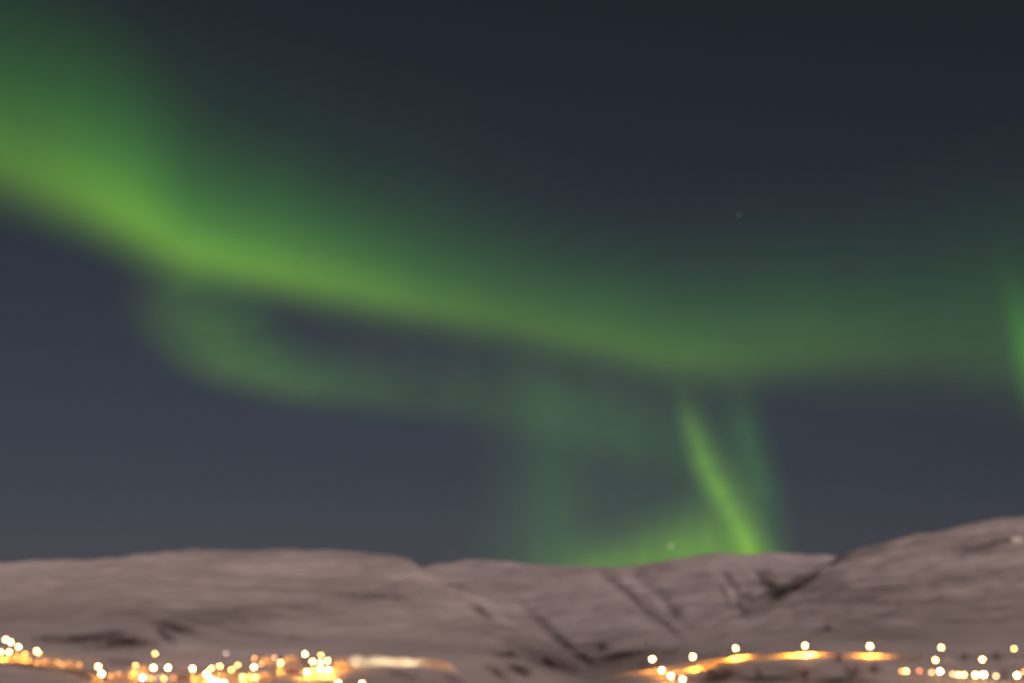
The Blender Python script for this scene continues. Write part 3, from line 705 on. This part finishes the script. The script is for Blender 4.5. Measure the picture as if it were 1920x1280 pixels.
curtain('loop', [(195,470,480,430),(208,560,500,490),(240,640,520,552),(308,704,550,608),(415,750,605,640),(540,780,685,655),(680,797,780,668),(820,812,890,680),(960,840,1000,690),(1100,880,1120,710),(1240,920,1250,730),(1330,940,1330,750)], 72000, aurora_material('aurora_loop',
        [(0, 0), (.1, .05), (.3, .70), (.45, 1.0), (.64, .65), (.84, .2), (1, 0)], [(0, .05), (.07, .5), (.15, .95), (.28, .9), (.42, .42), (.56, .20), (.68, .22), (.82, .28), (.93, .2), (1, 0)], LOW, (.3, 1, .04), .105, (14, .2)), AUR, 'fainter loop curling under the left half of the band')
curtain('curtain', [(820,1120,830,600),(900,1120,930,600),(960,1120,965,600),(1010,1120,1000,600),(1100,1120,1090,600),(1200,1120,1190,610),(1300,1120,1290,620),(1390,1120,1350,640),(1450,1120,1400,650),(1520,1120,1450,660)], 80000, aurora_material('aurora_curtain',
        [(0, .9), (.12, .95), (.3, .70), (.5, .62), (.68, .55), (.84, .22), (1, 0)], [(0, 0), (.10, .09), (.20, .52), (.28, .82), (.38, .76), (.48, .58), (.62, .52), (.76, .66), (.86, .45), (.93, .12), (1, 0)], TEAL, TEAL, .068, (5, .40)), AUR)
curtain('ray', [(1240,690,1316,690),(1248,760,1334,750),(1260,830,1366,810),(1282,900,1394,870),(1318,960,1428,930),(1356,1020,1452,1000),(1385,1090,1475,1080)], 76000, aurora_material('aurora_ray',
        [(0, 0), (.14, .03), (.3, .55), (.42, 1.0), (.55, .62), (.70, .26), (.88, .07), (1, 0)], [(0, 0), (.1, .03), (.24, .30), (.40, .85), (.52, 1.0), (.66, .78), (.8, .9), (1, .8)], LOW, LOW, .26, (6, .25)), AUR, 'narrow bright ray leaning down to the right')
curtain('ray', [(1335,700,1430,690),(1340,770,1440,760),(1345,840,1460,830),(1355,900,1475,890),(1375,960,1490,950),(1390,1020,1500,1010),(1400,1090,1510,1080)], 75000, aurora_material('aurora_pale_ray',
        [(0, 0), (.2, .1), (.45, .9), (.6, .8), (.8, .2), (1, 0)], [(0, 0), (.2, .4), (.42, 1.0), (.6, .8), (.8, .35), (1, .3)], HIGH, HIGH, .08, (6, .3)), AUR, 'pale wide ray beside the bright one')
curtain('foot_glow', [(980,1130,980,1010),(1080,1120,1080,985),(1170,1115,1170,960),(1260,1105,1260,925),(1340,1095,1335,890),(1410,1090,1390,900),(1450,1090,1440,950),(1490,1090,1480,990)], 78000, aurora_material('aurora_foot',
        [(0, 1), (.2, 1.0), (.42, .85), (.6, .4), (.8, .12), (1, 0)], [(0, 0), (.15, .3), (.32, .80), (.5, .85), (.68, 1.0), (.8, .9), (.9, .25), (1, 0)], (.42, 1, 0), LOW, .225, (6, .3)), AUR, 'yellow green glow along the hill crest')
curtain('ray', [(1838,430,1900,420),(1856,540,1930,520),(1872,640,1965,610),(1885,720,2010,690),(1905,790,2060,760),(1940,860,2110,830)], 64000, aurora_material('aurora_side_ray',
        [(0, 0), (.15, .05), (.38, .7), (.55, 1.0), (.75, .6), (1, 0)], [(0, 0), (.2, .05), (.38, .25), (.55, 1.0), (.8, .8), (1, 0)], (.22, 1, .02), HIGH, .17, (5, .1)), AUR, 'ray cut by the right edge')

# ------------------------------------------------------------------ stars
M_star = bpy.data.materials.new('starlight'); M_star.use_nodes = True
p_ = M_star.node_tree.nodes['Principled BSDF']; p_.inputs['Base Color'].default_value = (0, 0, 0, 1); p_.inputs['Emission Color'].default_value = (1, .9, .8, 1); p_.inputs['Emission Strength'].default_value = .22
M_star.cycles.emission_sampling = 'NONE'
for x, y, s, lab in ((1258, 1023, 1.0, 'brightest star, low over the hill crest in the green glow'), (1385, 403, .34, 'faint star in the dark sky above the band'), (766, 456, .2, 'faint star inside the upper fringe of the band')):
    bm = bmesh.new(); bmesh.ops.create_icosphere(bm, subdivisions=2, radius=190*s)
    o = mesh_obj('star', from_bm('star', bm, M_star, True)); o.location = direction(x, y)*100000 + Vector((0, 0, CAMZ)); tag(o, lab, 'star', 'stars')
